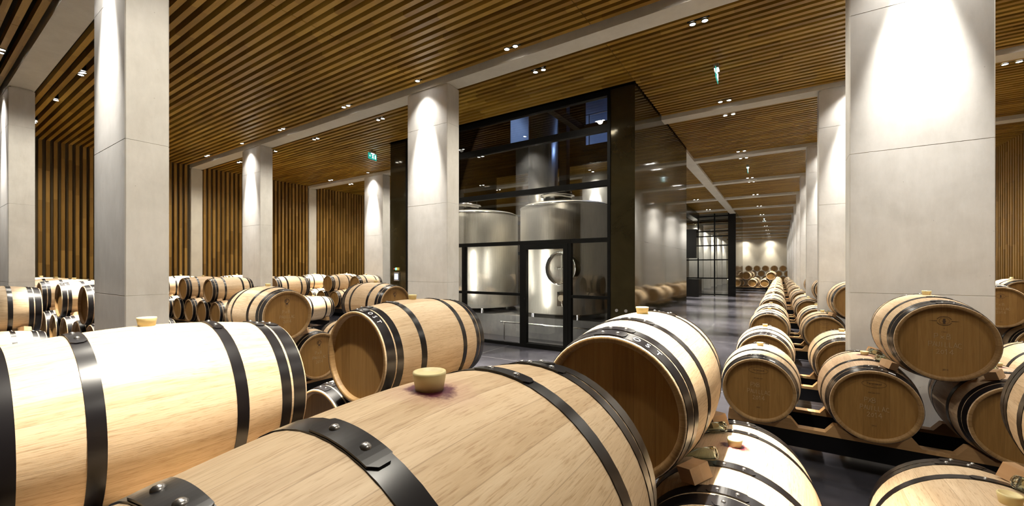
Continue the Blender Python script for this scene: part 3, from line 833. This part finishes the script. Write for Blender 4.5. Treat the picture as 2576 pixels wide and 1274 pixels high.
# steel column and beams inside, back frame
m = MB(); m.box(-4.62, -4.45, 8.0, 8.17, 0, ZT-.1); P('steel_column', m, BK) if False else None
m = MB(); bx = -5.02; m.box(bx-.11, bx+.11, 10.2, 10.42, 0, ZT)
P('steel_column', m, BK)
m = MB()
for z in (3.2, 4.2): m.box(GX0+.05, GX1-.05, GY1-.1, GY1, z-.05, z+.05)
for x in (-6.4, -4.3, -3.2): m.box(x-.04, x+.04, GY1-.1, GY1, 0, ZC)
m.box(GX0+.05, GX1-.05, GY1-.1, GY1, 0, .1); m.box(GX0+.05, GX1-.05, GY1-.1, GY1, 2.1, 2.2)
P('back_frame', m, BK)
P('back_pane', MB().box(GX0+.05, GX1-.05, GY1-.06, GY1-.05, .05, ZC), M['glass'])
# cross beam of catwalk going up to the upper level
P('catwalk_beam', MB().box(-4.22, -4.06, 7.4, 9.45, 5.02, 5.18).box(-4.3, GX1-.03, 9.45, 9.6, 5.0, 5.2), BK)
# glowing strips added behind the mullions to put bright streaks on the tanks
for x in (-4.42, -6.06):
    P('added_light_strip', MB().box(x-.02, x+.02, fy1+.001, fy1+.02, .25, 2.02), M['strip'])
# interior plinth, tanks
tag(MB().box(-8.3, -3.0, 8.2, 10.2, 0, .50).build('tank_plinth', M['plinth']), 'low grey concrete plinth carrying the steel tanks', 'plinth')
def tank(x, y, label, manway):
    t = thing('steel_tank', label, 'tank', (x, y, .50))
    R = 1.09; z1 = 2.58
    link('tank_shell', MB().lathe([(.14, 0), (.14, R-.03), (.16, R), (z1-.06, R), (z1-.02, R-.02), (z1+.02, R-.10), (z1+.12, .3), (z1+.12, 0)], 'Z', 96).mesh('tank_shell', M['steel']), t)
    link('rim', MB().lathe([(z1-.05, R), (z1-.05, R+.012), (z1-.03, R+.012), (z1-.03, R)], 'Z', 96, closed=True).mesh('rim', M['polished']), t)
    for k in range(4):
        a = PI/4+k*PI/2
        link('leg', MB().cyl((.8*math.cos(a), .8*math.sin(a), 0), (.8*math.cos(a), .8*math.sin(a), .15), .05, 12).mesh('leg', M['polished']), t)
    l = link('lid', MB().lathe([(z1+.10, .32), (z1+.17, .32), (z1+.17, .38), (z1+.20, .38), (z1+.23, .25), (z1+.24, 0)], 'Z', 40).mesh('lid', M['polished']), t, (.05, -.55, 0))
    cl = MB(); cl.cyl((0, 0, z1+.23), (0, 0, z1+.34), .03, 12); cl.cyl((-.1, 0, z1+.31), (.1, 0, z1+.31), .012, 8); cl.cyl((.34, 0, z1+.18), (.34, 0, z1+.29), .015, 8)
    link('lid_clamp', cl.mesh('lid_clamp', M['polished']), l)
    if manway:
        # round manhole door on the side facing the hall
        mw = link('manhole', MB().lathe([(.05, .365), (-.18, .365), (-.20, .355), (-.19, .338), (-.02, .272)], 'Y', 48).mesh('manhole', M['polished']), t, (.42, -R+.12, 1.13))
        link('manhole_door', MB().lathe([(-.05, 0), (-.055, .14), (-.04, .24), (-.02, .274)], 'Y', 40).mesh('manhole_door', M['steel']), mw)
        b = MB(); b.box(-.018, .018, -.125, -.095, -.285, .285); b.cyl((-.12, -.13, 0), (.14, -.13, 0), .010, 8); b.cyl((0, -.15, 0), (0, -.05, 0), .022, 12); b.cyl((-.12, -.15, 0), (-.12, -.10, 0), .035, 12)
        link('crossbar', b.mesh('crossbar', M['polished']), mw)
        nb = MB(); nb.box(-.13, .13, -.02, .10, -.30, .0); link('valve_plate', nb.mesh('valve_plate', M['darkpanel']), t, (.42, -R+.06, .63))
        v = MB(); v.cyl((0, -.22, 0), (0, .05, 0), .035, 16); v.cyl((0, -.23, 0), (0, -.18, 0), .065, 16); v.cyl((0, -.2, 0), (.03, -.2, -.17), .012, 8)
        link('valve', v.mesh('valve', M['polished']), t, (.50, -R+.02, .52))
    return t
tank(-4.25, 8.82, 'stainless steel tank with round manhole seen through the glass door', True)
tank(-6.90, 8.82, 'stainless steel tank left of the glass door, no manhole showing', False)
t = thing('slim_steel_tank', 'slim tall steel cylinder rising behind the two wide tanks', 'tank', (-6.02, 10.9, 0))
link('tank_shell', MB().lathe([(0, 0), (0, .45), (6.6, .45), (6.6, 0)], 'Z', 64).mesh('tank_shell', M['steel']), t)
t = thing('handrail', 'low polished metal rail just inside the glass door', 'rail', (-4, 7.75, 0))
m = MB(); m.cyl((-1.4, 0, .40), (1.3, 0, .40), .018, 10); m.cyl((-1.3, 0, 0), (-1.3, 0, .40), .015, 8); m.cyl((1.2, 0, 0), (1.2, 0, .40), .015, 8)
link('rail_tube', m.mesh('rail_tube', M['polished']), t)
tag(MB().box(-4.6, -3.2, 7.45, 7.60, 0, .07).build('metal_sill', M['polished']), 'bright metal floor sill behind the glass door', 'sill')
# interior lights; the two front warm ones are added out of view for the tanks
def lamp_fixture(x, y, z, power, col, label, rad_=.06, name='inner_light', ang=150):
    t = thing(name, label, 'lamp', (x, y, z))
    link('lamp_body', MB().lathe([(.0, .0), (.0, .06), (.12, .05), (.12, 0)], 'Z', 20).mesh('lamp_body', M['blacksteel']), t)
    link('lamp_disc', MB().lathe([(-.002, 0), (-.002, .05)], 'Z', 20).mesh('lamp_disc', M['lamp_dim']), t)
    d = bpy.data.lights.new('bulb', 'SPOT'); d.energy = power; d.color = col; d.shadow_soft_size = rad_; d.spot_size = math.radians(ang); d.spot_blend = 1
    link('bulb', d, t, (0, 0, -.03)); return t
lamp_fixture(-4.0, 13.3, 8.3, 110, (.25, .42, 1.0), 'cool blue lamp in the upper room, right opening')
lamp_fixture(-7.4, 13.3, 8.3, 150, (.4, .6, 1.0), 'cool blue lamp in the upper room, left opening')
lamp_fixture(-4.6, 7.6, 5.3, 700, (1, .93, .82), 'added warm light, out of view, inside the glass room near its front, right')
lamp_fixture(-7.0, 7.6, 5.3, 700, (1, .93, .82), 'added warm light, out of view, inside the glass room near its front, left')
lamp_fixture(-5.6, 7.9, 8.3, 160, (1, .92, .8), 'warm lamp high in the shaft of the tank room', ang=70)
# intercom on the left dark panel
t = thing('door_intercom', 'wall intercom with glowing white screen on the dark panel left of the tank room', 'intercom', (-8.30, GY0-.03, 1.42))
link('casing', MB().box(-.09, .09, 0, .03, -.11, .11).mesh('casing', M['silver']), t)
link('screen_border', MB().box(-.078, .078, -.004, 0, -.085, .085).mesh('screen_border', M['screenblue']), t)
link('screen', MB().box(-.062, .062, -.007, -.004, -.068, .068).mesh('screen', M['screen']), t)
t = thing('emergency_call_point', 'small red green yellow call point above the intercom', 'call point', (-8.30, GY0-.03, 1.62))
link('casing', MB().box(-.02, .09, 0, .03, -.035, .035).mesh('casing', M['yellow']), t)
link('indicator_light', MB().cyl((-.01, -.01, 0), (-.01, .0, 0), .03, 16).mesh('indicator_light', M['green']), t)
link('button', MB().cyl((-.08, -.01, 0), (-.08, .03, 0), .02, 12).mesh('button', M['red']), t)

# ---------------------------------------------------------------- farther glazed box
x0, x1, y0, y1 = BOX2
b2 = thing('glazed_stair_box', 'farther glass box with black frame and dark corner post beside the aisle', 'glass room', (x0, y0, 0))
P('corner_panel', MB().box(-2.54, x1, y0, y0+.06, 0, ZC), M['darkpanel'], b2)
P('side_panel', MB().box(x1-.04, x1, y0+.06, y1, 0, ZC), M['bronze'], b2)
m = MB()
for z in (4.75, 3.85, 3.55, 2.15, 1.05, .08, 3.0): m.box(x0, -2.54, y0, y0+.06, z-.035, z+.035)
for x in (-6.1, -5.2, -4.15, -3.25): m.box(x-.035, x+.035, y0-.004, y0+.064, 0, ZC)
P('front_frame', m, BK, b2)
P('glass_pane', MB().box(x0, -2.54, y0+.02, y0+.03, .05, ZC), M['glass'], b2)
P('back_pane', MB().box(x0, x1, y1-.03, y1-.02, .05, ZC), M['glass'], b2)
m = MB(); m.box(x0, x0+.04, y0, y1, 0, ZC); P('side_panel', m, M['darkpanel'], b2)
P('hanging_duct', MB().box(-5.1, -4.1, y0-.9, y0-.15, 2.25, 3.95), M['darkpanel'], b2)
tag(MB().box(-4.70, -3.85, 25.2, 26.2, 0, 1.03).build('counter', M['darkpanel']), 'black counter block in front of the farther glass box', 'counter')
tag(MB().box(-4.3, -3.95, BOX1[3]+.02, 26.0, 4.45, 4.85).build('ceiling_duct', M['darkpanel']), 'dark duct hanging under the slats beyond the tank room', 'duct')

# ---------------------------------------------------------------- exit signs
def exit_sign(x, y, rz, label):
    t = thing('exit_sign', label, 'exit sign', (x, y, ZC), rz)
    link('hanger', MB().box(-.09, .09, -.035, .035, -.07, 0).mesh('hanger', M['silver']), t)
    link('sign_plate', MB().box(-.16, .16, -.004, .004, -.24, -.07).mesh('sign_plate', M['exitgreen']), t)
    m = MB()
    for s_ in (-1, 1):
        y_ = s_*.006
        vs = [(-.02, -.20), (-.005, -.20), (.012, -.165), (.03, -.20), (.044, -.195), (.022, -.145), (.03, -.118), (.010, -.110), (-.022, -.13), (-.018, -.142), (.0, -.135), (.004, -.15)]
        m.add([(a, y_, b) for a, b in vs], [tuple(range(12))])
        m.lathe([(y_-.001, .011), (y_+.001, .011)], 'Y', 12, (.022, 0, -.097), caps=True)
        m.box(.09, .125, y_-.001, y_+.001, -.20, -.10)
        m.add([(-.12, y_, -.15), (-.085, y_, -.125), (-.085, y_, -.175)], [(0, 1, 2)])
    link('running_figure', m.mesh('running_figure', M['exitwhite']), t)
    d = link('sign_lamp', MB().box(-.05, .05, -.03, .03, -.085, -.071).mesh('sign_lamp', M['exitwhite']), t)
exit_sign(-9.48, 7.36, PI/2+.15, 'green running man exit sign hanging left of the tank room')
exit_sign(-.85, 7.3, R90, 'exit sign seen edge-on hanging over the near aisle')
exit_sign(-.85, 14.9, R90, 'small exit sign hanging farther down the aisle')
exit_sign(-.85, 30.9, R90, 'tiny exit sign hanging far down the aisle')
